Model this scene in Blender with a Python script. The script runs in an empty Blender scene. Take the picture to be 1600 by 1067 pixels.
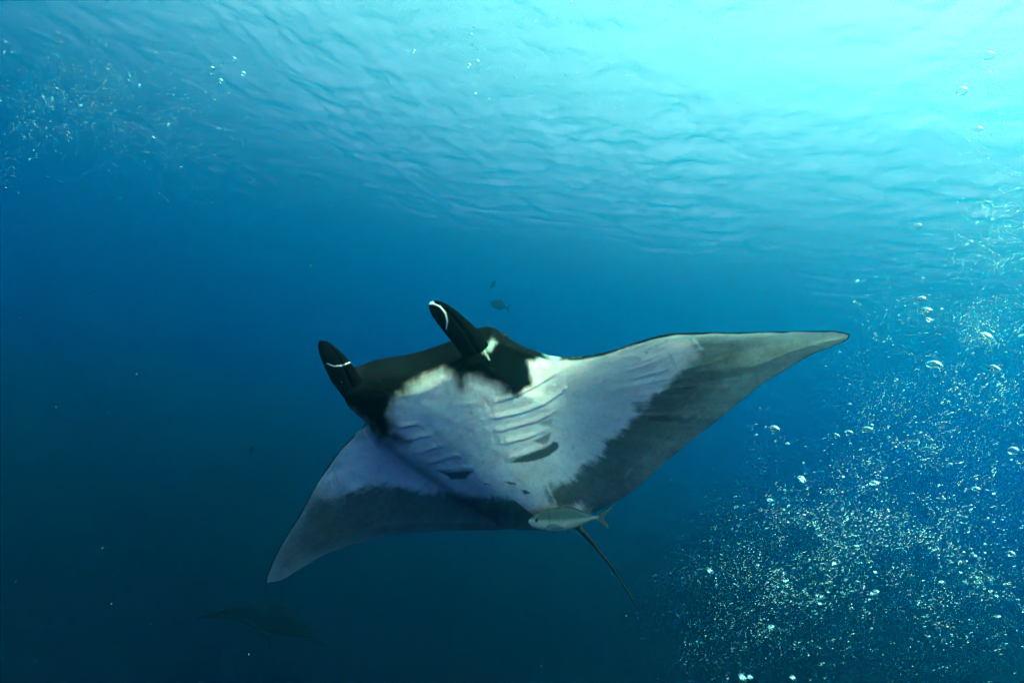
import bpy, math
import numpy as np
from mathutils import Vector, Euler, Quaternion

# ------------------------------------------------------------------ camera, sky, sun, exposure
sc = bpy.context.scene
sc.render.engine = 'CYCLES'
sc.cycles.use_denoising = True
sc.cycles.denoising_prefilter = 'FAST'
sc.cycles.volume_bounces = 4
sc.cycles.max_bounces = 8
sc.cycles.transparent_max_bounces = 24

PITCH, ROLL = math.radians(5.0), math.radians(12.0)
cam = bpy.data.cameras.new('camera')
cam_ob = bpy.data.objects.new('camera', cam)
sc.collection.objects.link(cam_ob)
cam.sensor_width = 36.0
cam.lens = 18.0
cam.clip_start = 0.02
cam.clip_end = 3000.0
CAM_ROT = Euler((math.pi / 2 + PITCH, 0, 0)).to_matrix() @ Euler((0, 0, ROLL)).to_matrix()
cam_ob.rotation_euler = CAM_ROT.to_euler()
sc.camera = cam_ob

SUN_AZ, SUN_EL = math.radians(128), math.radians(58)
sun_dir = Vector((math.sin(SUN_AZ) * math.cos(SUN_EL), math.cos(SUN_AZ) * math.cos(SUN_EL), math.sin(SUN_EL)))
world = bpy.data.worlds.new('World')
sc.world = world
world.use_nodes = True
wn = world.node_tree
sky = wn.nodes.new('ShaderNodeTexSky')
sky.sky_type = 'NISHITA'
sky.sun_disc = False
sky.air_density = 1.0
sky.dust_density = 10.0
sky.ozone_density = 0.5
sky.sun_elevation = SUN_EL
sky.sun_rotation = SUN_AZ
wn.links.new(sky.outputs[0], wn.nodes['Background'].inputs[0])
wn.nodes['Background'].inputs[1].default_value = 0.15
sun = bpy.data.lights.new('sun', 'SUN')
sun.energy = 1.0
sun.angle = math.radians(12)
sun.color = (1.0, 0.84, 0.74)
sun_ob = bpy.data.objects.new('sun', sun)
sc.collection.objects.link(sun_ob)
sun_ob.rotation_euler = sun_dir.to_track_quat('Z', 'Y').to_euler()

vs = sc.view_settings
vs.view_transform = 'Standard'
vs.look = 'None'
vs.exposure = 3.4
vs.gamma = 1.0

SURFACE_Z = 28.0
DARK_SHEET_Z = -14.0  # height of the added dark sheet

# ------------------------------------------------------------------ helpers
rng = np.random.default_rng(7)
F, CX, CY = 800.0, 800.0, 533.5


def to_world(Q):
    """camera axes (right, up, forward), 3 x n  ->  world n x 3 (camera stands at the origin)"""
    return (np.array(CAM_ROT) @ np.stack([Q[0], Q[1], -Q[2]]).reshape(3, -1)).T


def spot(u, v, d):
    """a place in the water: direction of a photo pixel, d metres ahead"""
    return Vector(to_world(np.array([[(u - CX) / F * d], [(CY - v) / F * d], [d]]))[0])


def proj(Q):
    return CX + F * Q[0] / Q[2], CY - F * Q[1] / Q[2]


def link(name, mesh, mat=None, parent=None):
    o = bpy.data.objects.new(name, mesh)
    sc.collection.objects.link(o)
    if mat is not None and not mesh.materials:
        mesh.materials.append(mat)
    if parent is not None:
        o.parent = parent
    return o


def tag(o, label=None, cat=None, group=None, kind=None):
    if label: o['label'] = label
    if cat: o['category'] = cat
    if group: o['group'] = group
    if kind: o['kind'] = kind
    return o


def make_mesh(name, verts, faces, smooth=True):
    """faces: list of int arrays (k x 3 or k x 4)"""
    me = bpy.data.meshes.new(name)
    verts = np.asarray(verts, np.float32)
    me.vertices.add(len(verts))
    me.vertices.foreach_set('co', verts.ravel())
    fl = [np.asarray(f, np.int32) for f in faces if len(f)]
    loops = np.concatenate([f.ravel() for f in fl])
    sizes = np.concatenate([np.full(len(f), f.shape[1], np.int32) for f in fl])
    starts = np.concatenate([[0], np.cumsum(sizes)[:-1]]).astype(np.int32)
    me.loops.add(len(loops))
    me.loops.foreach_set('vertex_index', loops)
    me.polygons.add(len(sizes))
    me.polygons.foreach_set('loop_start', starts)
    me.polygons.foreach_set('loop_total', sizes)
    me.polygons.foreach_set('use_smooth', np.full(len(sizes), smooth))
    me.update(calc_edges=True)
    me.validate()
    return me


def colour_attr(me, name, rgb):
    a = me.color_attributes.new(name, 'FLOAT_COLOR', 'POINT')
    rgba = np.ones((len(rgb), 4), np.float32)
    rgba[:, :3] = rgb
    a.data.foreach_set('color', rgba.ravel())


def grid_faces(ny, nx, off=0, flip=False, wrap=False):
    i = np.arange(ny * nx).reshape(ny, nx) + off
    if wrap:
        i = np.concatenate([i, i[:, :1]], 1)
    q = np.stack([i[:-1, :-1], i[:-1, 1:], i[1:, 1:], i[1:, :-1]], -1).reshape(-1, 4)
    return q[:, ::-1] if flip else q


def hash2(i, j, seed):
    h = np.sin(i * 127.1 + j * 311.7 + seed * 74.7) * 43758.5453
    return h - np.floor(h)


def vnoise(x, y, seed=0.0):
    i, j = np.floor(x), np.floor(y)
    fx, fy = x - i, y - j
    fx, fy = fx * fx * (3 - 2 * fx), fy * fy * (3 - 2 * fy)
    a, b = hash2(i, j, seed), hash2(i + 1, j, seed)
    c, d = hash2(i, j + 1, seed), hash2(i + 1, j + 1, seed)
    return (a * (1 - fx) + b * fx) * (1 - fy) + (c * (1 - fx) + d * fx) * fy


def fbm(x, y, seed=0.0, o=4):
    t = 0.0
    for k in range(o):
        t = t + (vnoise(x * 2 ** k, y * 2 ** k, seed + k) - .5) / 1.7 ** k
    return t


def sstep(a, b, x):
    t = np.clip((x - a) / (b - a), 0, 1)
    return t * t * (3 - 2 * t)


def seg_dist(px, py, pts, closed=False):
    pts = np.asarray(pts, float)
    if closed:
        pts = np.concatenate([pts, pts[:1]])
    best = np.full(px.shape, 1e9)
    for (ax, ay), (bx, by) in zip(pts[:-1], pts[1:]):
        dx, dy = bx - ax, by - ay
        t = np.clip(((px - ax) * dx + (py - ay) * dy) / (dx * dx + dy * dy + 1e-12), 0, 1)
        best = np.minimum(best, (px - ax - t * dx) ** 2 + (py - ay - t * dy) ** 2)
    return np.sqrt(best)


def inside(px, py, pts):
    pts = np.asarray(pts, float)
    r = np.zeros(px.shape, bool)
    for (ax, ay), (bx, by) in zip(pts, np.roll(pts, -1, 0)):
        if ay == by:
            continue
        c = ((ay > py) != (by > py)) & (px < (bx - ax) * (py - ay) / (by - ay) + ax)
        r ^= c
    return r


def sdf(px, py, pts):
    d = seg_dist(px, py, pts, True)
    return np.where(inside(px, py, pts), -d, d)


def spline(pts, t):
    """centripetal-like Catmull-Rom through pts, t in 0..1 by arc length"""
    pts = np.asarray(pts, float)
    L = np.concatenate([[0], np.cumsum(np.linalg.norm(np.diff(pts, axis=0), axis=1))])
    L /= L[-1]
    m = np.gradient(pts, L, axis=0)
    k = np.clip(np.searchsorted(L, t, 'right') - 1, 0, len(L) - 2)
    h = (L[k + 1] - L[k])
    s = (t - L[k]) / h
    s, h = s[:, None], h[:, None]
    return ((2 * s ** 3 - 3 * s ** 2 + 1) * pts[k] + (s ** 3 - 2 * s ** 2 + s) * h * m[k]
            + (-2 * s ** 3 + 3 * s ** 2) * pts[k + 1] + (s ** 3 - s ** 2) * h * m[k + 1])


# ------------------------------------------------------------------ materials
def material(name):
    m = bpy.data.materials.new(name)
    m.use_nodes = True
    n = m.node_tree
    n.nodes.clear()
    out = n.nodes.new('ShaderNodeOutputMaterial')
    return m, n, out


def principled(name, colour, rough=.5, spec=.2, attr=None, ior=1.1, noise=0.0, noise_scale=60, bump=0.0, bump_scale=200):
    m, n, out = material(name)
    b = n.nodes.new('ShaderNodeBsdfPrincipled')
    n.links.new(b.outputs[0], out.inputs[0])
    b.inputs['Roughness'].default_value = rough
    b.inputs['Specular IOR Level'].default_value = spec
    b.inputs['IOR'].default_value = ior
    tc = n.nodes.new('ShaderNodeTexCoord')
    src = None
    if attr:
        a = n.nodes.new('ShaderNodeVertexColor')
        a.layer_name = attr
        src = a.outputs[0]
    else:
        c = n.nodes.new('ShaderNodeRGB')
        c.outputs[0].default_value = (*colour, 1)
        src = c.outputs[0]
    if noise:
        t = n.nodes.new('ShaderNodeTexNoise')
        t.inputs['Scale'].default_value = noise_scale
        t.inputs['Detail'].default_value = 6
        n.links.new(tc.outputs['Object'], t.inputs[0])
        r = n.nodes.new('ShaderNodeMapRange')
        r.inputs['To Min'].default_value = 1 - noise
        r.inputs['To Max'].default_value = 1 + noise
        n.links.new(t.outputs[0], r.inputs[0])
        mx = n.nodes.new('ShaderNodeVectorMath')
        mx.operation = 'SCALE'
        n.links.new(src, mx.inputs[0])
        n.links.new(r.outputs[0], mx.inputs['Scale'])
        src = mx.outputs[0]
    n.links.new(src, b.inputs['Base Color'])
    if bump:
        t2 = n.nodes.new('ShaderNodeTexNoise')
        t2.inputs['Scale'].default_value = bump_scale
        t2.inputs['Detail'].default_value = 5
        n.links.new(tc.outputs['Object'], t2.inputs[0])
        bp = n.nodes.new('ShaderNodeBump')
        bp.inputs['Strength'].default_value = bump
        bp.inputs['Distance'].default_value = .01
        n.links.new(t2.outputs[0], bp.inputs['Height'])
        n.links.new(bp.outputs[0], b.inputs['Normal'])
    return m


SKIN = principled('ray_skin', (1, 1, 1), .6, 0.0, ior=1.05, attr='skin', noise=.10, noise_scale=14, bump=.12, bump_scale=90)
EYE = principled('dark_eye', (.006, .007, .009), .15, .5)
FISH = principled('fish_skin', (1, 1, 1), .4, .3, attr='skin', noise=.12, noise_scale=60)
FIN = principled('fish_fin', (.05, .06, .065), .5, .2, noise=.2, noise_scale=80)
FAR_FISH = principled('far_fish_skin', (.004, .004, .005), .8, .0)
SNOW = principled('plankton', (.2, .2, .2), .8, .0)
DEEP = principled('depth_darkening', (.0003, .0010, .0060), .9, .05, noise=.3, noise_scale=.02)  # near-black navy for the added sheet under the water

# sea surface from below: total reflection at grazing angles, clear towards the sky
WATER, n, out = material('water_surface')
mix = n.nodes.new('ShaderNodeMixShader')
tr = n.nodes.new('ShaderNodeBsdfTransparent')
gl = n.nodes.new('ShaderNodeBsdfGlossy')
gl.inputs['Roughness'].default_value = .25
tr.inputs['Color'].default_value = (.46, 1, .345, 1)
lw = n.nodes.new('ShaderNodeLayerWeight')
lw.inputs['Blend'].default_value = .5
mu = n.nodes.new('ShaderNodeMapRange')
mu.interpolation_type = 'SMOOTHSTEP'
mu.inputs['From Min'].default_value = .32
mu.inputs['From Max'].default_value = .80
mu.inputs['To Min'].default_value = .04
mu.inputs['To Max'].default_value = .96
tx = n.nodes.new('ShaderNodeTexCoord')
tn = n.nodes.new('ShaderNodeTexNoise')
tn.inputs['Scale'].default_value = 1.3
tn.inputs['Detail'].default_value = 8
tn.inputs['Roughness'].default_value = .62
bp = n.nodes.new('ShaderNodeBump')
bp.inputs['Strength'].default_value = .12
bp.inputs['Distance'].default_value = .25
n.links.new(tx.outputs['Object'], tn.inputs[0])
n.links.new(tn.outputs[0], bp.inputs['Height'])
n.links.new(bp.outputs[0], lw.inputs['Normal'])
n.links.new(bp.outputs[0], gl.inputs['Normal'])
n.links.new(lw.outputs['Facing'], mu.inputs[0])
n.links.new(mu.outputs[0], mix.inputs[0])
n.links.new(tr.outputs[0], mix.inputs[1])
n.links.new(gl.outputs[0], mix.inputs[2])
n.links.new(mix.outputs[0], out.inputs[0])

# air in water: clear in the middle, mirror-like rim
BUBBLE, n, out = material('air_bubble')
mix = n.nodes.new('ShaderNodeMixShader')
tr = n.nodes.new('ShaderNodeBsdfTransparent')
gl = n.nodes.new('ShaderNodeBsdfGlossy')
gl.inputs['Roughness'].default_value = .25
gl.inputs['Color'].default_value = (.78, .96, 1, 1)
fr = n.nodes.new('ShaderNodeLayerWeight')
fr.inputs['Blend'].default_value = .5
mr = n.nodes.new('ShaderNodeMapRange')
mr.inputs['From Min'].default_value = .18
mr.inputs['From Max'].default_value = .75
mr.inputs['To Min'].default_value = .05
mr.inputs['To Max'].default_value = .9
n.links.new(fr.outputs['Facing'], mr.inputs[0])
n.links.new(mr.outputs[0], mix.inputs[0])
n.links.new(tr.outputs[0], mix.inputs[1])
n.links.new(gl.outputs[0], mix.inputs[2])
n.links.new(mix.outputs[0], out.inputs[0])

# ------------------------------------------------------------------ the sea: water, surface, added dark sheet below
HAZE, n, out = material('sea_water')
pv = n.nodes.new('ShaderNodeVolumePrincipled')
pv.inputs['Color'].default_value = (.006, .54, .64, 1)
pv.inputs['Absorption Color'].default_value = (.10, .0, .82, 1)
pv.inputs['Density'].default_value = .04
pv.inputs['Anisotropy'].default_value = .945
n.links.new(pv.outputs[0], out.inputs['Volume'])
lo, hi = (-280, -90, DARK_SHEET_Z - 1.5), (280, 380, SURFACE_Z + 1.2)
bv = [(x, y, z) for x in (lo[0], hi[0]) for y in (lo[1], hi[1]) for z in (lo[2], hi[2])]
bf = [(0, 1, 3, 2), (4, 6, 7, 5), (0, 4, 5, 1), (2, 3, 7, 6), (0, 2, 6, 4), (1, 5, 7, 3)]
haze = link('haze', make_mesh('haze', bv, [np.array(bf)], False), HAZE)
tag(haze, 'clear blue sea water filling the whole view', None, kind='stuff')

fx = np.linspace(-1, 1, 60)
X, Y = np.meshgrid(np.sinh(fx * 5) / math.sinh(5) * 900, np.sinh(fx * 5) / math.sinh(5) * 900)
Z = DARK_SHEET_Z + .8 * fbm(X / 25, Y / 25, 3) - .5
floor = link('dark_depth_sheet', make_mesh('dark_depth_sheet', np.stack([X, Y, Z], -1).reshape(-1, 3), [grid_faces(60, 60)]), DEEP)  # added sheet: cuts the glowing water short so the depths look darker
tag(floor, 'added dark sheet that darkens the deep blue below', None, kind='structure')

waves = []
wr = np.random.default_rng(5)
for k in range(70):
    lam = 9 * (.25 / 9) ** (k / 69) * wr.uniform(.85, 1.18)
    th = wr.uniform(0, 3.1416)
    waves.append((2 * math.pi / lam * math.cos(th), 2 * math.pi / lam * math.sin(th), wr.uniform(0, 6.28), .0037 * lam ** .9))


def sea(X, Y):
    Xw = X + 1.6 * fbm(X / 5, Y / 5, 11, 4)
    Yw = Y + 1.6 * fbm(X / 5, Y / 5, 21, 4)
    Z = np.zeros_like(X)
    for a, b, p, am in waves:
        Z += am * np.sin(a * Xw + b * Yw + p)
    calm = np.clip(.95 + 1.3 * fbm(X / 13, Y / 13, 33, 4), .4, 1.7)
    return SURFACE_Z + Z * calm


ys = np.concatenate([np.linspace(-88, -1, 40), np.geomspace(5, 340, 680) - 5])
xs = np.sinh(np.linspace(-3.2, 3.2, 680)) * 20
X, Y = np.meshgrid(xs, ys)
surf = link('water_surface', make_mesh('water_surface', np.stack([X, Y, sea(X, Y)], -1).reshape(-1, 3), [grid_faces(len(ys), len(xs))]), WATER)
tag(surf, 'rippled sea surface glowing overhead seen from below', None, kind='structure')


# ------------------------------------------------------------------ manta ray
# body plan in half-spans: x to the photo's right, y to the head, z to the back
POSE = np.array([-0.595, 0.259, 0.462, -0.123, -0.757, 3.691])
BEND = np.array([-0.308, -0.045, 0.035, 0.446, -0.104, 0.009])
YS, SPAN = 0.86, 2.5


def rot(r):
    t = np.linalg.norm(r)
    k = r / t
    K = np.array([[0, -k[2], k[1]], [k[2], 0, -k[0]], [-k[1], k[0], 0]])
    return np.eye(3) + math.sin(t) * K + (1 - math.cos(t)) * K @ K


ROT = rot(POSE[:3])


def flex(x, y, bend):
    """bent middle sheet of the disc"""
    aL, bL, aR, bR, tL, tR = bend
    y = y * YS
    u = np.linspace(0, 1, 24)
    ax = np.abs(x)
    a = np.where(x < 0, aL, aR)
    b = np.where(x < 0, bL, bR)
    U = u * ax[..., None]
    ang = a[..., None] * U + b[..., None] * U ** 2
    X = np.trapz(np.cos(ang), U, axis=-1) * np.sign(x)
    Z = np.trapz(np.sin(ang), U, axis=-1)
    t = np.where(x < 0, tL, tR) * ax ** 2
    return np.stack([X, y * np.cos(t), Z + y * np.sin(t)])


def sheet(x, y, z, bend):
    e = 1e-3
    p = flex(x, y, bend)
    nx = flex(x + e, y, bend) - p
    ny = flex(x, y + e, bend) - p
    nn = np.cross(nx, ny, axis=0)
    nn /= np.linalg.norm(nn, axis=0) + 1e-12
    return p + nn * z


def cam_from_plan(L):
    sh = L.shape[1:]
    return (ROT @ L.reshape(3, -1) * SPAN + POSE[3:6, None]).reshape(3, *sh)


LE = [(-1.01, -.165), (-.972, -.13), (-.833, -.03), (-.693, .057), (-.529, .164), (-.404, .232), (-.32, .266), (-.272, .292),
      (-.254, .34), (-.247, .42), (-.236, .455), (-.21, .475), (-.17, .478), (-.125, .467), (-.046, .438), (.025, .428), (.097, .43),
      (.15, .435), (.195, .42), (.22, .37), (.245, .32), (.268, .286), (.291, .258), (.359, .216), (.421, .198), (.496, .188),
      (.567, .171), (.624, .137), (.717, .07), (.808, .002), (.903, -.075), (.955, -.121), (.985, -.157)]
TE = [(-1.01, -.168), (-.988, -.19), (-.875, -.192), (-.771, -.189), (-.689, -.197), (-.612, -.218), (-.512, -.246), (-.416, -.29),
      (-.326, -.341), (-.201, -.405), (-.096, -.445), (0, -.475), (.081, -.462), (.181, -.435), (.256, -.407), (.337, -.357), (.4, -.312),
      (.485, -.261), (.579, -.214), (.642, -.185), (.717, -.154), (.796, -.143), (.877, -.144), (.933, -.161), (.982, -.166), (.985, -.16)]

# skin markings as traced on the belly (photo pixels; only used to know which skin is which)
HEAD_DARK = [(640, 690), (616, 674), (620, 664), (609, 646), (612, 631), (631, 617), (647, 599), (675, 581), (691, 575), (700, 582),
             (709, 590), (716, 611), (725, 612), (732, 590), (753, 591), (775, 606), (791, 617), (806, 618), (831, 602), (831, 584),
             (828, 566), (840, 556), (870, 556), (870, 480), (600, 440), (440, 500), (480, 600), (570, 660), (590, 690)]
BAND_R = [(1077, 500), (1078, 533), (1083, 552), (1071, 571), (1056, 589), (1040, 605), (1024, 617), (1015, 633), (1003, 637), (996, 632),
          (993, 649), (981, 661), (968, 677), (943, 692), (940, 711), (906, 732), (887, 750), (866, 757), (857, 768), (860, 780),
          (880, 792), (903, 789), (918, 800), (930, 830), (1100, 800), (1400, 600), (1400, 480)]
BAND_L = [(380, 760), (470, 765), (503, 768), (525, 770), (556, 768), (578, 761), (600, 757), (637, 762), (672, 767), (697, 770), (728, 776),
          (750, 774), (791, 779), (831, 785), (850, 789), (854, 798), (900, 830), (700, 900), (400, 960), (360, 900)]
TE_R = [(1327, 525), (1302, 541), (1271, 553), (1227, 578), (1184, 605), (1146, 636), (1115, 661), (1071, 696), (1034, 727), (1009, 750), (977, 775), (946, 792), (905, 810)]
TE_L = [(431, 909), (472, 887), (509, 867), (541, 854), (575, 845), (619, 835), (666, 830), (712, 829), (775, 827), (825, 824)]
LE_R = [(822, 545), (840, 553), (859, 556), (909, 558), (949, 550), (996, 535), (1043, 522), (1084, 520), (1152, 519), (1327, 520)]
SPOTS = [([(798, 722), (808, 716), (836, 706), (856, 697), (864, 690), (871, 691), (873, 696), (871, 702), (856, 713), (836, 720), (814, 723)], 1.6, .95),
         ([(833, 688), (848, 680), (860, 676), (857, 690), (849, 695), (840, 692)], 2.5, .75),
         ([(840, 661), (852, 656), (862, 655), (861, 667), (852, 667)], 3, .5),
         ([(684, 735), (706, 737), (739, 736), (728, 748), (706, 749)], 2.0, .9),
         ([(754, 754), (762, 754), (767, 757), (758, 758)], 1.2, .8),
         ([(787, 752), (797, 752), (807, 756), (797, 757)], 1.2, .9),
         ([(814, 765), (822, 765), (828, 770), (820, 772)], 1.2, .95)]
GILLS = [[(776, 632), (806, 622), (838, 606), (869, 587)], [(772, 657), (816, 648), (853, 634), (884, 612)],
         [(778, 677), (808, 670), (837, 662), (866, 648)], [(787, 697), (822, 688), (856, 675)], [(798, 721), (836, 707), (866, 692)],
         [(625, 672), (640, 668), (653, 667)], [(634, 693), (659, 685), (673, 685)], [(652, 712), (676, 704), (691, 700)],
         [(672, 727), (700, 718), (716, 716)], [(690, 736), (715, 737), (738, 735)],
         [(653, 666), (674, 686), (690, 703), (716, 717), (738, 735)], [(756, 622), (766, 638), (772, 657)], [(776, 660), (782, 676), (790, 696)]]


def manta_skin(u, v, x, y, edge, lower):
    """albedo of every skin point"""
    white = np.array([.72, .45, .41])
    dark = np.array([.002, .0022, .003])
    n1 = fbm(u / 26, v / 26, 1, 4)
    n2 = fbm(u / 7, v / 7, 5, 3)
    n3 = vnoise(u / 1.6, v / 1.6, 61) - .5
    # rays of the fin: streaks running outwards from the body
    an = np.arctan2(v - 640, u - 800)
    rad = np.hypot(u - 800, v - 640)
    streak = fbm(an * 38, rad / 70, 71, 3)
    mott = .16 * fbm(u / 60, v / 60, 9, 5) + .14 * n2 + .10 * n3 + .08 * streak
    col = np.ones((len(u), 3)) * white * (1 + mott)[:, None]
    # grey fin bands
    dR = sdf(u, v, BAND_R) + 9 * n1 + 3 * n2 + 6 * streak + 2 * n3
    soft = np.where(v < 575, 18.0, 8.0)
    mR = sstep(soft, -soft, dR) * (x > .0)
    te = seg_dist(u, v, TE_R)
    g = .10 + .10 * sstep(70, 4, te) * sstep(880, 1060, u) + .075 * sstep(1060, 1260, u) + .05 * sstep(590, 520, v)
    g = np.clip(g, 0, .22) * (1 + .35 * n1 + .25 * n2 + .25 * streak + .2 * n3)
    col = col * (1 - mR[:, None]) + (g[:, None] * np.array([1.10, .92, .80])) * mR[:, None]
    dL = sdf(u, v, BAND_L) + 7 * n1 + 4 * n2 + 4 * streak + 3 * n3
    softL = np.where(u < 540, 26.0, 8.0)
    mL = sstep(softL, -softL, dL) * (x < .02)
    teL = seg_dist(u, v, TE_L)
    g = .10 + .08 * sstep(30, 2, teL) + .03 * sstep(520, 430, u)
    g = g * (1 + .35 * n1 + .25 * n2 + .25 * streak + .2 * n3)
    col = col * (1 - mL[:, None]) + (g[:, None] * np.array([1.06, .94, .78])) * mL[:, None]
    # greyish leading margins
    le = seg_dist(u, v, LE_R)
    m = sstep(18, 3, le + 5 * n1) * (x > .2) * .7
    col = col * (1 - m[:, None]) + np.array([.26, .27, .28]) * m[:, None]
    m = sstep(.035, .0, edge + .03 * n1) * (x < -.3) * .6
    col = col * (1 - m[:, None]) + np.array([.2, .22, .23]) * m[:, None]
    # faint scratches and speckles
    for (a, b, w) in [((1046, 552), (1057, 576), 1.6), ((1084, 530), (1096, 545), 2.2), ((1005, 545), (1012, 553), 1.2), ((515, 742), (520, 760), 1.5), ((522, 735), (527, 750), 1.2)]:
        s = sstep(w + 1.2, w * .3, seg_dist(u, v, [a, b])) * .4
        tone = .75 if a[0] in (1084, 515) else .2
        col = col * (1 - s[:, None]) + tone * s[:, None]
    sr_ = np.random.default_rng(3)
    for _ in range(46):
        a = sr_.uniform((600, 560), (1150, 790))
        th = sr_.normal(-.5, .5)
        L_ = sr_.uniform(5, 26)
        b = a + L_ * np.array([math.cos(th), math.sin(th)])
        near_ = (np.abs(u - a[0]) < 40) & (np.abs(v - a[1]) < 40)
        s = np.zeros(len(u))
        s[near_] = sstep(1.3, .3, seg_dist(u[near_], v[near_], [a, b])) * sr_.uniform(.06, .22)
        col = col * (1 - s[:, None]) + (.62 if sr_.random() < .4 else .18) * s[:, None]
    sp = sstep(.80, .92, vnoise(u / 2.2, v / 2.2, 31)) * .16 + sstep(.9, .97, vnoise(u / 5, v / 5, 33)) * .3
    col = col * (1 - sp[:, None])
    # spots behind the gills
    for poly, w, k in SPOTS:
        m = sstep(w, -w, sdf(u, v, poly) + 1.3 * n2) * k
        col = col * (1 - m[:, None]) + np.array([.035, .036, .042]) * m[:, None]
    # dark mouth and head
    dh = sdf(u, v, HEAD_DARK) + 7 * n1 + 4 * fbm(u / 5, v / 14, 17, 3)
    wd = np.where(u > 800, 6.0, 14.0)
    m = sstep(wd, -wd, dh) * ((x > -.29) & (x < .31) & (y > .02))
    col = col * (1 - m[:, None]) + dark * m[:, None]
    # pale cheek behind the horn and its thin pale line
    pale = sdf(u, v, [(733, 518), (752, 515), (770, 518), (777, 526), (772, 540), (764, 547), (753, 540), (743, 529)])
    m = sstep(6, -8, pale + 10 * n1 + 6 * n2) * .5 * (x > .1)
    col = col * (1 - m[:, None]) + np.array([.55, .52, .5]) * m[:, None]
    m = sstep(2.0, .4, seg_dist(u, v, [(737, 521), (750, 537), (758, 550), (764, 562)])) * .5 * (x > .05)
    col = col * (1 - m[:, None]) + np.array([.5, .48, .46]) * m[:, None]
    # back: black with two pale shoulder marks
    back = np.ones((len(u), 3)) * np.array([.005, .0055, .007]) * (1 + .4 * n1)[:, None]
    sh = sstep(.02, -.03, np.abs(np.abs(x) - .21 - .25 * (.2 - y)) - .12 + .06 * n1) * sstep(.08, .03, np.abs(y - .19) + .03 * n1)
    back = back * (1 - sh[:, None]) + np.array([.55, .55, .53]) * sh[:, None]
    lowm = (lower * sstep(.001, .0045, edge + .002 * n1))[:, None]
    return back * (1 - lowm) + col * lowm


def smooth_interp(y, xp, fp):
    t = np.linspace(xp[0] - .2, xp[-1] + .2, 600)
    f = np.interp(t, xp, fp)
    g = np.exp(-(np.linspace(-2.2, 2.2, 101)) ** 2)
    f = np.convolve(np.pad(f, 50, mode='edge'), g / g.sum(), 'valid')
    return np.interp(y, t, f)


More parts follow.
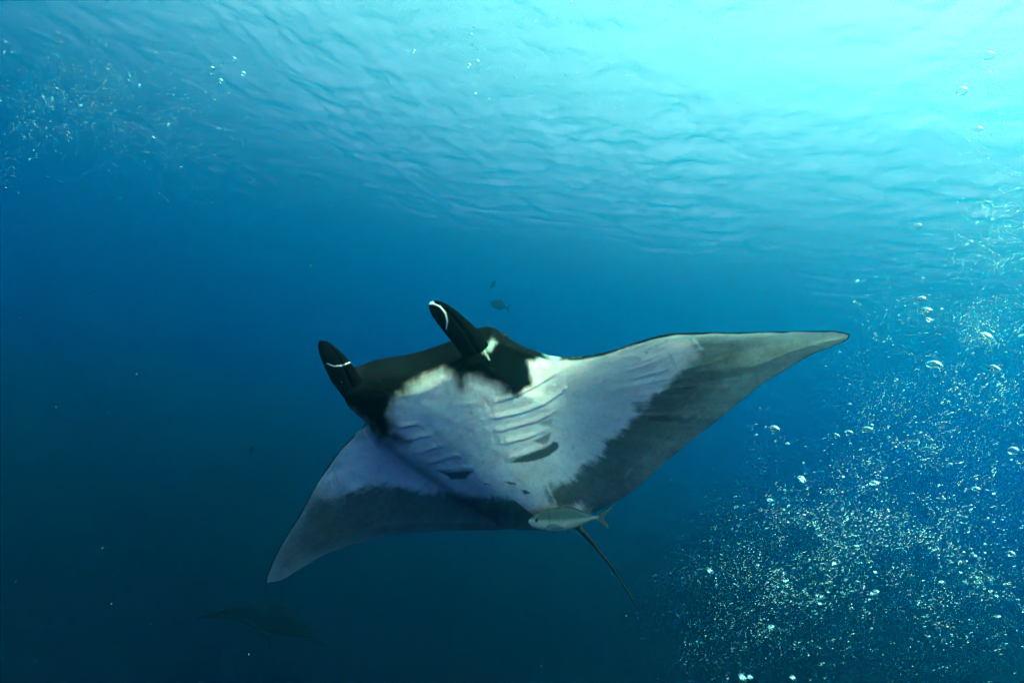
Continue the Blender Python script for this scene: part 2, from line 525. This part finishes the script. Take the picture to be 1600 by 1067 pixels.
def build_manta(name, ns_w, ns_b, nv, nvu, relief, bend):
    tt = np.linspace(0, 1, 4001)
    c = spline(LE, tt)
    wx = np.abs(c[:, 0]) < .33
    dens = np.where(wx, 1.0, 0.0)
    dens = dens * ns_b / max(dens.sum(), 1) + (1 - dens) * 2 * ns_w / max((1 - dens).sum(), 1)
    cum = np.concatenate([[0], np.cumsum(dens[:-1])])
    ns = ns_b + 2 * ns_w
    s = np.interp(np.linspace(0, cum[-1], ns), cum, tt)
    le = spline(LE, s)
    tep = spline(TE, np.linspace(0, 1, 1500))
    o = np.argsort(tep[:, 0])
    te = np.stack([le[:, 0], np.interp(le[:, 0], tep[o, 0], tep[o, 1])], 1)
    te[:, 1] = np.minimum(te[:, 1], le[:, 1] - 1e-4)
    outline = np.concatenate([spline(LE, np.linspace(0, 1, 160)), tep[::-12]])

    def surface(nv, sign):
        v = (1 - np.cos(np.linspace(0, 1, nv) * math.pi)) / 2
        v = .55 * v + .45 * np.linspace(0, 1, nv)
        x = le[:, None, 0] * (1 - v) + te[:, None, 0] * v
        y = le[:, None, 1] * (1 - v) + te[:, None, 1] * v
        d = seg_dist(x, y, outline, True)
        d[:, 0] = 0
        d[:, -1] = 0
        d[0] = 0
        d[-1] = 0
        ax = np.abs(x)
        hw = .040 * np.clip(1 - ax, 0, 1) ** .9 + .0035
        B = smooth_interp(y, [-.5, -.4, -.2, 0, .2, .33, .42, .48], [.0, .02, .062, .092, .104, .098, .072, .05] if sign < 0 else [.012, .045, .08, .09, .06, .025, .008, .004])
        wb = smooth_interp(y, [-.5, -.3, 0, .2, .3, .48], [.09, .13, .185, .222, .245, .28])
        body = B * np.exp(-(ax / wb) ** (2.5 + 2.1 * sstep(0, -.2, x)))
        r = .036 + .13 * sstep(.16, .27, ax) * sstep(.42, .33, y) * (1 - .6 * ax)
        e = np.sqrt(np.clip(1 - (1 - np.clip(d / r, 0, 1)) ** 2, 0, 1))
        tail_e = np.clip(d / .10, 0, 1) ** .8
        k = sstep(.12, -.15, y - (-.0)) * sstep(.0, .3, 1.0 - 0 * ax)
        e = e * (1 - k) + tail_e * k
        z = (hw + body) * e
        # mouth: a groove along the front edge
        y2 = y - .03 * np.exp(-(d / .012) ** 2) * sstep(.21, .17, ax) * (y > .3)
        if sign < 0:
            # chest hollow between head and gills and a soft keel
            z = z + .006 * np.exp(-((x - .0) / .05) ** 2 - ((y - .02) / .2) ** 2)
        return x, y2, z * sign, d

    parts, vcount = [], 0
    V, U, XY, E, LW = [], [], [], [], []
    faces = []
    xl, yl, zl, dl = surface(nv, -1)
    pl = sheet(xl, yl, zl, bend)
    if relief:
        u, v = proj(cam_from_plan(pl))
        dz = np.zeros_like(u)
        on = (np.abs(xl) < .33)
        for gi, g in enumerate(GILLS):
            g = np.asarray(g, float)
            dd = seg_dist(u, v, g)
            below = seg_dist(u, v, g + np.array([-1.5, -4.5]))
            fade = sstep(0, 9, np.minimum(np.hypot(u - g[0, 0], v - g[0, 1]), np.hypot(u - g[-1, 0], v - g[-1, 1])))
            dz += (-.0013 if gi < 5 else -.0022 if gi < 10 else -.0008) * np.exp(-(dd / 1.8) ** 2) * (.35 + .65 * fade) + (.0020 if gi < 5 else .0030 if gi < 10 else .0) * np.exp(-(below / 4.2) ** 2) * (.3 + .7 * fade)
        dz += .0020 * fbm(u / 30, v / 30, 41, 4) * sstep(.3, .1, np.abs(xl)) + .0012 * fbm(u / 80, v / 25, 45, 3)
        an = np.arctan2(v - 640, u - 800)
        dz += .0030 * fbm(an * 26, np.hypot(u - 800, v - 640) / 110, 91, 3) * sstep(.3, .5, np.abs(xl))
        zl = zl - dz * np.where(on, 1.0, .6) * sstep(0, .02, dl)
        pl = sheet(xl, yl, zl, bend)
    xu, yu, zu, du = surface(nvu, +1)
    pu = sheet(xu, yu, zu, bend)
    nl = ns * nv
    V = np.concatenate([pl.reshape(3, -1), pu[:, :, 1:-1].reshape(3, -1)], 1)
    iu = np.zeros((ns, nvu), int)
    iu[:, 1:-1] = np.arange(ns * (nvu - 2)).reshape(ns, nvu - 2) + nl
    il = np.arange(nl).reshape(ns, nv)
    iu[:, 0] = il[:, 0]
    iu[:, -1] = il[:, -1]
    fl = grid_faces(ns, nv)
    fu = np.stack([iu[:-1, :-1], iu[:-1, 1:], iu[1:, 1:], iu[1:, :-1]], -1).reshape(-1, 4)[:, ::-1]
    Q = cam_from_plan(V)
    u, v = proj(Q)
    x = np.concatenate([xl.ravel(), xu[:, 1:-1].ravel()])
    y = np.concatenate([yl.ravel(), yu[:, 1:-1].ravel()])
    e = np.concatenate([dl.ravel(), du[:, 1:-1].ravel()])
    low = np.concatenate([np.ones(nl), np.zeros(ns * (nvu - 2))])
    return V, [fl, fu], manta_skin(u, v, x, y, e, low)


def tube(path, radii, nseg=16, flat=1.0, up=None):
    """swept tapered tube, path n x 3; returns verts, faces"""
    path = np.asarray(path, float)
    n_ = len(path)
    radii = np.asarray(radii, float) if np.ndim(radii) else np.full(n_, radii)
    tan = np.gradient(path, axis=0)
    tan /= np.linalg.norm(tan, axis=1)[:, None]
    up = np.array([0, 0, 1.0]) if up is None else np.asarray(up, float)
    a = np.cross(tan, up)
    a /= np.linalg.norm(a, axis=1)[:, None]
    b = np.cross(a, tan)
    th = np.linspace(0, 2 * math.pi, nseg, endpoint=False)
    V = path[:, None] + radii[:, None, None] * (np.cos(th)[None, :, None] * a[:, None] + flat * np.sin(th)[None, :, None] * b[:, None])
    V = V.reshape(-1, 3)
    f = grid_faces(n_, nseg, wrap=True)
    V = np.concatenate([V, path[:1], path[-1:]])
    i0, i1 = n_ * nseg, n_ * nseg + 1
    k = np.arange(nseg)
    c0 = np.stack([np.full(nseg, i0), (k + 1) % nseg, k], 1)
    c1 = np.stack([np.full(nseg, i1), (n_ - 1) * nseg + k, (n_ - 1) * nseg + (k + 1) % nseg], 1)
    return V, [f, np.concatenate([c0, c1])]


def plan_solve(u, v, z, x, y):
    """body-plan point at height z whose place in the water is seen at pixel (u, v)"""
    z = np.array([z])
    x, y = np.array([x]), np.array([y])
    pr = lambda x, y: proj(cam_from_plan(sheet(x, y, z, BEND)))
    for _ in range(40):
        e = 1e-4
        u0, v0 = pr(x, y)
        ua, va = pr(x + e, y)
        ub, vb = pr(x, y + e)
        a, b, c, d = (ua - u0) / e, (ub - u0) / e, (va - v0) / e, (vb - v0) / e
        D = a * d - b * c
        x = x + np.clip((d * (u - u0) - b * (v - v0)) / D, -.1, .1)
        y = y + np.clip((-c * (u - u0) + a * (v - v0)) / D, -.1, .1)
    return to_world(cam_from_plan(sheet(x, y, z, BEND)))[0]


def px_of(W):
    C = W @ np.array(CAM_ROT)
    return CX + F * C[:, 0] / -C[:, 2], CY - F * C[:, 1] / -C[:, 2]


manta = bpy.data.objects.new('manta_ray', None)
sc.collection.objects.link(manta)
origin = to_world(POSE[3:6, None])[0]
manta.location = origin
tag(manta, 'large black and white manta ray gliding belly towards the viewer', 'manta ray')

V, FC, COL = build_manta('body', 150, 330, 250, 60, True, BEND)
W = to_world(cam_from_plan(V))
me = make_mesh('body', W - origin, FC)
colour_attr(me, 'skin', COL)
link('body', me, SKIN, manta)

# cephalic fins: rolled lobes either side of the mouth
HORNS = [dict(path=[(572, 640, -.05, -.24, .33), (553, 610, -.05, -.24, .40), (536, 585, -.045, -.235, .46), (521, 562, -.04, -.235, .53), (508, 544, -.03, -.235, .6), (499, 533.5, -.02, -.235, .65)],
              r=[.06, .080, .084, .070, .048, .018], line=[[(511, 568), (522, 572), (534, 571), (549, 565)]], tip=None, lw=.7),
         dict(path=[(778, 592, -.03, .17, .31), (757, 563, -.048, .16, .38), (735, 535, -.046, .15, .44), (713, 511, -.042, .13, .5), (696, 494, -.04, .11, .57), (681, 481, -.03, .1, .62), (671, 475, -.02, .09, .66)],
              r=[.03, .070, .084, .074, .064, .048, .020], line=[[(676, 474), (688, 479), (696, 489), (699, 502), (697, 514)]], tip=(670, 474), lw=1.1)]
for h in HORNS:
    pts = np.array([plan_solve(*p) for p in h['path']])
    t = np.linspace(0, 1, 170)
    path = spline(pts, t)
    L = np.concatenate([[0], np.cumsum(np.linalg.norm(np.diff(pts, axis=0), axis=1))])
    rad = np.interp(t, L / L[-1], h['r'])
    rad = np.convolve(np.pad(rad, 8, mode='edge'), np.ones(17) / 17, 'valid')
    rad[-10:] *= np.sqrt(1 - np.linspace(.1, .96, 10) ** 2)
    hv, hf = tube(path, rad, 140, .72, up=(0.1, -1, -.3))
    ring = hv[:-2].reshape(len(path), 140, 3)
    front0 = np.linalg.norm(ring, axis=2).argmin(1)
    kk = np.arange(140)[None, :] - np.median(front0)
    kk = (kk + 70) % 140 - 70
    seam = np.interp(t, [0, 1], [16, -14])[:, None]
    fold = -.20 * np.exp(-((kk - seam) / 2.6) ** 2) + .07 * np.exp(-((kk - seam + 6) / 5.0) ** 2)
    ring = path[:, None] + (ring - path[:, None]) * (1 + fold * np.interp(t, [0, .3, .9, 1], [0, 1, 1, 0])[:, None])[..., None]
    hv = np.concatenate([ring.reshape(-1, 3), hv[-2:]])
    u, v = px_of(hv)
    n1 = fbm(u / 9, v / 9, 3, 3)
    col = np.ones((len(hv), 3)) * np.array([.002, .0022, .003]) * (1 + .5 * n1)[:, None]
    front = np.ones(len(hv))
    for ln in h['line']:
        m = sstep(h['lw'] + .8, h['lw'] * .3, seg_dist(u, v, ln)) * .9
        col = col * (1 - m[:, None]) + np.array([.55, .5, .48]) * m[:, None]
    if h['tip']:
        m = sstep(6.5, 3, np.hypot((u - h['tip'][0] - 1) * .7, (v - h['tip'][1] + 1) * 1.6))
        col = col * (1 - m[:, None]) + np.array([.8, .8, .78]) * m[:, None]
    me = make_mesh('cephalic_fin', hv - origin, hf)
    colour_attr(me, 'skin', col)
    link('cephalic_fin', me, SKIN, manta)


def ellipsoid(c, rx, ry, rz, nu=24, nv=14):
    th = np.linspace(0, math.pi, nv)
    ph = np.linspace(0, 2 * math.pi, nu, endpoint=False)
    T, Pp = np.meshgrid(th, ph, indexing='ij')
    V = np.stack([rx * np.sin(T) * np.cos(Pp), ry * np.sin(T) * np.sin(Pp), rz * np.cos(T)], -1).reshape(-1, 3) + np.asarray(c)
    return V, [grid_faces(nv, nu, wrap=True, flip=True)]


for (u, v, z, x, y) in [(784, 528, .02, .235, .36), (540, 600, .01, -.262, .40)]:
    c = plan_solve(u, v, z, x, y)
    ev, ef = ellipsoid(c - origin, .042, .05, .035)
    link('eye', make_mesh('eye', ev, ef), EYE, manta)

# tail and pelvic fins
t0 = plan_solve(893, 812, -.005, .02, -.45)
t1 = np.array(spot(996, 949, 4.75))
tp = np.array([t0 * (1 - t) + t1 * t + np.array([.015, 0, .03]) * math.sin(t * math.pi) for t in np.linspace(0, 1, 40)])
tv, tf = tube(tp, np.interp(np.linspace(0, 1, 40), [0, .08, .3, 1], [.05, .026, .013, .005]), 12)
me = make_mesh('tail', tv - origin, tf)
colour_attr(me, 'skin', np.ones((len(tv), 3)) * np.array([.01, .012, .016]))
link('tail', me, SKIN, manta)
for pts in ([(868, 790), (893, 786), (915, 806), (893, 812)], [(880, 796), (850, 806), (862, 816), (888, 812)]):
    q = []
    for i in range(9):
        a = i / 8
        e0 = np.array(pts[0]) * (1 - a) + np.array(pts[1]) * a
        e1 = np.array(pts[3]) * (1 - a) + np.array(pts[2]) * a
        for j in range(9):
            b = j / 8
            p = e0 * (1 - b) + e1 * b
            q.append(plan_solve(p[0], p[1], -.045 + .01 * b - .012 * math.sin(math.pi * a) * math.sin(math.pi * b), .02, -.42))
    q = np.array(q)
    back = q + np.array([0, .025, .004])
    idx = np.arange(81).reshape(9, 9)
    rim = np.concatenate([idx[0], idx[1:, -1], idx[-1, :-1][::-1], idx[1:-1, 0][::-1]])
    r2 = np.roll(rim, -1)
    rf = np.stack([rim, r2, r2 + 81, rim + 81], 1)
    me = make_mesh('pelvic_fin', np.concatenate([q, back]) - origin, [grid_faces(9, 9), grid_faces(9, 9, 81, True), rf])
    colour_attr(me, 'skin', np.ones((162, 3)) * np.array([.05, .055, .06]))
    link('pelvic_fin', me, SKIN, manta)


# ------------------------------------------------------------------ fish
def fish_parts(root, L, H, skin, fin, detail, silver=True):
    """a jack in its own axes: x from snout to tail, z up, y sideways; length L without tail, height H"""
    n_, m_ = (60, 32) if detail else (24, 14)
    t = np.linspace(0, 1, n_)
    prof = np.interp(t, [0, .03, .1, .22, .4, .6, .8, .92, 1], [.05, .30, .58, .86, 1.0, .84, .40, .17, .14])
    prof = np.convolve(np.pad(prof, 2, mode='edge'), np.ones(5) / 5, 'valid')
    prof[0] = .03
    mid = np.interp(t, [0, .2, .5, 1], [-.06, -.02, 0, .02]) * H
    th = np.linspace(0, 2 * math.pi, m_, endpoint=False)
    Xc = np.repeat((t * L)[:, None], m_, 1)
    Zc = mid[:, None] + .5 * H * prof[:, None] * np.sin(th)
    Yc = .19 * H * (prof[:, None] ** .8) * np.cos(th) * np.abs(np.cos(th)) ** -.15
    vv = np.stack([Xc, Yc, Zc], -1).reshape(-1, 3)
    me = make_mesh('body', vv, [grid_faces(n_, m_, wrap=True), np.array([list(range(m_))[::-1]]), np.array([[(n_ - 1) * m_ + k for k in range(m_)]])])
    zz = (Zc / (.5 * H)).ravel()
    xx = (Xc / L).ravel()
    nn = fbm(xx * 14, zz * 5, 2, 4)
    if silver:
        k = sstep(.30, .02, zz + .12 * nn)
        col = np.array([.035, .042, .048])[None] * (1 - k[:, None]) + np.array([.16, .15, .15])[None] * k[:, None]
        col *= (1 + .35 * nn + .12 * np.sin(xx * 150) * (xx > .3))[:, None]
        gill = sstep(.02, .005, np.abs(xx - .24 - .03 * np.cos(zz * 2))) * .45
        col *= (1 - gill)[:, None]
    else:
        col = np.ones((len(xx), 3)) * .035
    colour_attr(me, 'skin', col)
    link('body', me, skin, root)

    def fin_part(name, outline, y0, y1, mat):
        o_ = np.asarray(outline, float)
        k = len(o_)
        a = np.stack([o_[:, 0], np.full(k, y0), o_[:, 1]], 1)
        b = np.stack([o_[:, 0], np.full(k, y1), o_[:, 1]], 1)
        i = np.arange(k)
        j = (i + 1) % k
        # fan from a centre so that the outline may be hollow
        c = o_.mean(0)
        V_ = np.concatenate([a, b, [[c[0], y0, c[1]], [c[0], y1, c[1]]]])
        f = np.concatenate([np.stack([i, j, np.full(k, 2 * k)], 1), np.stack([j + k, i + k, np.full(k, 2 * k + 1)], 1)])
        s_ = np.stack([i, i + k, j + k, j], 1)
        return link(name, make_mesh(name, V_, [f, s_], False), mat, root)

    w = .012 * H
    fin_part('caudal_fin', [(.97 * L, .06 * H), (1.05 * L, .20 * H), (1.17 * L, .52 * H), (1.19 * L, .50 * H), (1.12 * L, .16 * H), (1.085 * L, .02 * H),
                            (1.12 * L, -.14 * H), (1.21 * L, -.48 * H), (1.19 * L, -.50 * H), (1.05 * L, -.17 * H), (.97 * L, -.05 * H)], -w, w, fin)
    fin_part('dorsal_fin', [(.42 * L, .44 * H), (.50 * L, .60 * H), (.56 * L, .56 * H), (.64 * L, .46 * H), (.86 * L, .19 * H), (.86 * L, .12 * H), (.6 * L, .34 * H)], -w, w, fin)
    fin_part('anal_fin', [(.55 * L, -.40 * H), (.60 * L, -.56 * H), (.66 * L, -.46 * H), (.86 * L, -.18 * H), (.86 * L, -.10 * H), (.62 * L, -.3 * H)], -w, w, fin)
    if detail:
        for s in (-1, 1):
            fin_part('pectoral_fin', [(.26 * L, -.06 * H), (.34 * L, -.03 * H), (.47 * L, -.22 * H), (.49 * L, -.28 * H), (.36 * L, -.20 * H), (.27 * L, -.14 * H)], s * .20 * H, s * .215 * H, fin)
            ev, ef = ellipsoid((.10 * L, s * .105 * H, .07 * H), .020 * L, .018 * L, .020 * L, 16, 10)
            link('eye', make_mesh('eye', ev, ef), EYE, root)
        fin_part('pelvic_fin', [(.30 * L, -.42 * H), (.33 * L, -.41 * H), (.42 * L, -.54 * H), (.39 * L, -.55 * H)], -w, w, fin)


def place_fish(name, label, cat, u0, v0, d0, u1, v1, d1, H, skin, fin, detail, roll=0.0, silver=True, group=None):
    """snout at pixel (u0,v0) d0 metres ahead, tail root at (u1,v1)"""
    a, b = spot(u0, v0, d0), spot(u1, v1, d1)
    root = bpy.data.objects.new(name, None)
    sc.collection.objects.link(root)
    ax = (b - a)
    L = ax.length
    q = ax.to_track_quat('X', 'Z')
    root.rotation_mode = 'QUATERNION'
    root.rotation_quaternion = Quaternion(ax.normalized(), roll) @ q
    root.location = a
    fish_parts(root, L, H, skin, fin, detail, silver)
    tag(root, label, cat, group)


place_fish('jack_fish', 'silvery jack fish swimming close under the big manta near its tail', 'fish', 825, 813, 3.55, 934, 809, 3.75, .185, FISH, FIN, True, roll=.25)
place_fish('reef_fish', 'small dim fish above the horns, the longer lower one of the two', 'fish', 767, 472, 32.0, 792, 481, 32.0, .62, FAR_FISH, FAR_FISH, False, silver=False)
place_fish('reef_fish', 'small dim fish above the horns, the upper stubby one of the two', 'fish', 774, 440, 34.0, 766, 449, 34.8, .45, FAR_FISH, FAR_FISH, False, silver=False)
place_fish('reef_fish', 'tiny dark fish alone in the blue left of the manta', 'fish', 394, 697, 30.0, 392, 708, 30.8, .28, FAR_FISH, FAR_FISH, False, roll=1.2, silver=False)

# ------------------------------------------------------------------ second ray far below
ray = bpy.data.objects.new('manta_ray', None)
sc.collection.objects.link(ray)
Vd, FD, CD = build_manta('far', 24, 40, 24, 16, False, np.array([-.25, -.1, -.25, -.1, 0, 0]))
p0 = np.array(spot(425, 966, 18.0))
me = make_mesh('body', (Vd * np.array([[2.3], [2.3], [2.3]])).T, FD)
low = np.zeros(Vd.shape[1])
# skin by body plan only
xx, yy = Vd[0], Vd[1] / YS
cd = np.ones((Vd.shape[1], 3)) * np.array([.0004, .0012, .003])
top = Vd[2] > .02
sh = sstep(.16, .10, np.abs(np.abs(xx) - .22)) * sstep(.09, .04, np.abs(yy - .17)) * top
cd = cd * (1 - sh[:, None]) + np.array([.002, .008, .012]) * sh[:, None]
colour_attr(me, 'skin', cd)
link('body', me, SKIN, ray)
tp = np.array([[0, -.36 * 2.3 - t * 1.0, .02] for t in np.linspace(0, 1, 12)])
tv, tf = tube(tp, np.linspace(.035, .006, 12), 8)
me = make_mesh('tail', tv, tf)
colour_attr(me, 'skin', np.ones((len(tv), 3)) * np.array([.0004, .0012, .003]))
link('tail', me, SKIN, ray)
ray.location = p0
ray.rotation_euler = (.05, .22, .4)
tag(ray, 'faint dark ray deep below the left wing tip, barely visible', 'manta ray')

# ------------------------------------------------------------------ bubbles
br = np.random.default_rng(21)


def ico(sub):
    import bmesh
    bm = bmesh.new()
    bmesh.ops.create_icosphere(bm, subdivisions=sub, radius=1.0)
    v = np.array([p.co[:] for p in bm.verts])
    f = np.array([[q.index for q in p.verts] for p in bm.faces])
    bm.free()
    return v, f


def bubble_shape(kind, v):
    v = v.copy()
    if kind == 0:      # flattened spheroid
        v[:, 2] *= .55
    elif kind == 1:    # rising cap, hollow below
        lowz = v[:, 2] < 0
        v[:, 2] = np.where(lowz, v[:, 2] * .22 - .10 * np.abs(v[:, 2]) ** .5 * (np.hypot(v[:, 0], v[:, 1]) < .6), v[:, 2] * .78)
    elif kind == 2:    # wobbling
        v[:, 2] = v[:, 2] * .5 + .18 * np.sin(v[:, 0] * 3 + 1) * .6
        v[:, 1] *= .8
    else:              # almost round
        v[:, 2] *= .85
    return v


# where the bubbles hang: (centre u, v, spread u, v, tilt, how many, size lo, size hi)
CLOUDS = [(1300, 800, 95, 50, -.5, 900, 1.2, 3.2), (1230, 880, 75, 60, -.6, 900, 1.2, 3.2), (1390, 830, 90, 70, -.4, 1100, 1.2, 3.4),
          (1500, 900, 50, 70, -.3, 700, 1.2, 3.2), (1150, 940, 55, 60, -.8, 350, 1.2, 3.0), (1460, 690, 75, 55, 0, 800, 1.2, 3.4),
          (1480, 560, 85, 70, 0, 700, 1.1, 3.0), (1430, 440, 60, 40, 0, 260, 1.1, 3.0), (1550, 420, 45, 90, 0, 1300, 1.1, 2.8), (1560, 240, 32, 90, 0, 800, 1.1, 2.8), (1500, 330, 50, 60, 0, 300, 1.1, 2.6),
          (1300, 970, 140, 60, 0, 420, 1.2, 3.2), (1565, 650, 35, 110, 0, 420, 1.2, 3.2), (1215, 740, 22, 55, -.3, 110, 1.2, 3.0), (1350, 600, 25, 80, 0, 130, 1.1, 2.6),
          (160, 150, 80, 45, .35, 800, 1.0, 2.4), (70, 210, 50, 45, -.2, 300, 1.0, 2.4), (240, 190, 70, 40, .3, 450, 1.0, 2.2), (60, 60, 60, 40, 0, 120, 1.0, 2.4),
          (380, 140, 120, 60, .3, 130, 1.0, 2.6), (930, 60, 130, 55, .1, 420, 1.0, 2.8), (900, 110, 90, 45, .1, 260, 1.0, 2.6), (730, 70, 60, 50, .2, 60, 1.2, 3.6), (1200, 80, 170, 60, 0, 130, 1.0, 2.4)]
B = []
for ci, (u, v, su, sv, tilt, cnt, s0, s1) in enumerate(CLOUDS):
    cnt = int(cnt * 2.6)
    s0, s1 = s0 * 1.0, s1 * 1.12
    if u < 700:
        su, sv, s0, s1, cnt = su * 1.35, sv * 1.2, s0 * 1.2, s1 * 1.25, int(cnt * 1.7)
    a, b = br.normal(0, 1, cnt) * su, br.normal(0, 1, cnt) * sv
    uu = u + a * math.cos(tilt) - b * math.sin(tilt)
    vv_ = v + a * math.sin(tilt) + b * math.cos(tilt)
    cl = fbm(uu / 45, vv_ / 30, 50 + ci, 4)
    keep = cl > br.normal(-.02, .12, cnt)
    uu, vv_ = uu[keep], vv_[keep]
    cnt = len(uu)
    ss = s0 + (s1 - s0) * br.random(cnt) ** 3.2
    ss = np.where(br.random(cnt) < .03, ss * 1.9, ss)
    dd = br.uniform(1.5, 3.0, cnt) if u > 1000 and v > 200 else br.uniform(2.2, 4.2, cnt)
    B += [(p, q, s, d, ci) for p, q, s, d in zip(uu, vv_, ss, dd) if -15 < p < 1615 and -15 < q < 1080]
# keep clear of the ray itself
B = [b for b in B if not (420 < b[0] < 1335 and 470 < b[1] < 940 and b[0] < 1020 + (1 if b[1] > 800 else 0) * 0)]
wing = np.array(LE_R + [(1340, 522)] + TE_R)
uu = np.array([b[0] for b in B]); vv_ = np.array([b[1] for b in B])
near = sdf(uu, vv_, wing) < 8
B = [b for b, k in zip(B, near) if not k]
B.sort(key=lambda b: -b[2])

BIG = [(1540, 528, 21, 1, 'large domed bubble with a bright cap and pink underside at right'),
       (1440, 468, 13, 1, 'bright capped bubble topping the small chain right of the wing tip'),
       (1447, 486, 19, 2, 'wide wobbling bubble second in the chain right of the wing tip'),
       (1452, 500, 11, 0, 'small bubble third in the chain right of the wing tip'),
       (1460, 570, 24, 2, 'broad ragged bubble at the head of the bright plume'),
       (1210, 671, 17, 1, 'lone capped bubble leading the trail beneath the right wing'),
       (1355, 671, 18, 2, 'pinkish wobbling bubble, rightmost of three in a row'),
       (1307, 681, 11, 0, 'small dark bubble, leftmost of three in a row'),
       (1326, 676, 13, 0, 'flat bubble, middle one of three in a row'),
       (1503, 143, 15, 3, 'round dark bubble near the bright surface at upper right'),
       (1543, 88, 17, 2, 'topmost wobbling bubble cluster at upper right corner'),
       (1529, 203, 10, 3, 'small round bubble below the dark one at upper right'),
       (1554, 576, 18, 2, 'wide flat bubble near the right edge below the domed one'),
       (1583, 704, 15, 3, 'round glinting bubble at the right edge above the cloud'),
       (1580, 865, 11, 3, 'dark round bubble at the right edge beside the cloud'),
       (1434, 355, 12, 1, 'capped bubble leading the small group high on the right'),
       (1253, 748, 15, 2, 'bright bubble at the upper left shoulder of the cloud'),
       (1366, 756, 15, 1, 'bright cap high in the middle of the cloud'),
       (1525, 765, 13, 1, 'thin white cap over the dark gap in the cloud'),
       (1367, 925, 13, 0, 'bright flat bubble low in the middle of the cloud'),
       (1109, 891, 11, 0, 'bright flat bubble at the left edge of the cloud'),
       (1203, 781, 10, 0, 'bright flat bubble at the upper left edge of the cloud'),
       (1205, 979, 12, 2, 'wobbling bubble low on the left of the cloud'),
       (1160, 1057, 13, 0, 'flat bubble at the bottom edge, left one of a pair'),
       (1172, 1057, 9, 0, 'flat bubble at the bottom edge, right one of a pair'),
       (1239, 1058, 11, 2, 'small ragged bubble at the bottom edge under the cloud'),
       (380, 116, 9, 3, 'round bubble at upper left, right one of a trio'),
       (345, 127, 8, 3, 'round bubble at upper left, lowest of a trio'),
       (366, 93, 7, 3, 'round bubble at upper left, topmost of a trio'),
       (332, 107, 9, 2, 'tiny bubble cluster at upper left beside the trio'),
       (733, 103, 7, 3, 'dark round bubble under the bright surface, left of a close pair'),
       (746, 97, 7, 3, 'dark round bubble under the bright surface, right of a close pair'),
       (647, 81, 6, 3, 'lone dark bubble against the cyan glow at top centre'),
       (736, 55, 6, 3, 'dark bubble above the close pair near the top edge')]
v2, f2 = ico(3)
big_meshes = [make_mesh('air_bubble', bubble_shape(k, v2), [f2]) for k in range(4)]
for m_ in big_meshes:
    m_.materials.append(BUBBLE)


def add_bubble(u, v, size, d, kind, label, group):
    o = bpy.data.objects.new('air_bubble', big_meshes[kind])
    sc.collection.objects.link(o)
    o.location = spot(u, v, d)
    r = size / 2 / F * d
    o.scale = (r, r, r)
    o.rotation_euler = (br.normal(0, .25), br.normal(0, .25), br.uniform(0, 6.28))
    tag(o, label, 'bubble', group)


for (u, v, s, k, lab) in BIG:
    add_bubble(u, v, s, 2.0, k, lab, 'large air bubbles')
ZONES = [('small glinting air bubble in the dense cloud at lower right', 'bubbles in the lower right cloud', lambda u, v: u > 1000 and v > 640),
         ('small glinting air bubble in the rising column at right', 'bubbles in the right hand column', lambda u, v: u > 1250 and 200 < v <= 640),
         ('tiny air bubble in the drifting swarm at upper left', 'bubbles in the upper left swarm', lambda u, v: u < 560),
         ('tiny dark air bubble under the bright surface at top', 'bubbles under the bright surface', lambda u, v: True)]
N_SINGLE = 300 - len(BIG)
for (u, v, s, d, ci) in B[:N_SINGLE]:
    for lab, grp, test in ZONES:
        if test(u, v):
            add_bubble(u, v, s, d, int(br.integers(0, 4)), lab, grp)
            break
rest = B[N_SINGLE:]
v1, f1 = ico(1)
v1 = bubble_shape(0, v1)
P0 = np.array([spot(b[0], b[1], b[3]) for b in rest])
R0 = np.array([b[2] / 2 / F * b[3] for b in rest])
an = br.uniform(0, 6.28, len(rest))
tl = br.normal(.12, .35, len(rest))
base = v1[None] * (np.stack([br.uniform(.9, 1.4, len(rest)), np.ones(len(rest)), br.uniform(.5, 1.0, len(rest))], 1))[:, None, :]
x_ = base[..., 0] * np.cos(tl)[:, None] - base[..., 2] * np.sin(tl)[:, None]
z_ = base[..., 0] * np.sin(tl)[:, None] + base[..., 2] * np.cos(tl)[:, None]
base = np.stack([x_, base[..., 1], z_], -1) * R0[:, None, None] + P0[:, None, :]
fa = (f1[None] + (np.arange(len(rest)) * len(v1))[:, None, None]).reshape(-1, 3)
o = link('bubble_cloud', make_mesh('bubble_cloud', base.reshape(-1, 3), [fa]), BUBBLE)
tag(o, 'countless fine air bubbles drifting in streams', None, kind='stuff')

# ------------------------------------------------------------------ drifting specks
n_s = 420
su, sv_ = br.uniform(0, 1600, n_s), br.uniform(250, 1067, n_s)
sd = br.uniform(1.0, 3.0, n_s)
pos = np.array([spot(a, b, c) for a, b, c in zip(su, sv_, sd)])
sr = (.35 + .75 * br.random(n_s) ** 4) / F * sd
v0_, f0_ = ico(1)
vv_ = v0_[None] * sr[:, None, None] * br.uniform(.7, 1.3, (n_s, 1, 3)) + pos[:, None, :]
fa = (f0_[None] + (np.arange(n_s) * len(v0_))[:, None, None]).reshape(-1, 3)
o = link('marine_snow', make_mesh('marine_snow', vv_.reshape(-1, 3), [fa]), SNOW)
tag(o, 'fine pale specks drifting in the dark water', None, kind='stuff')
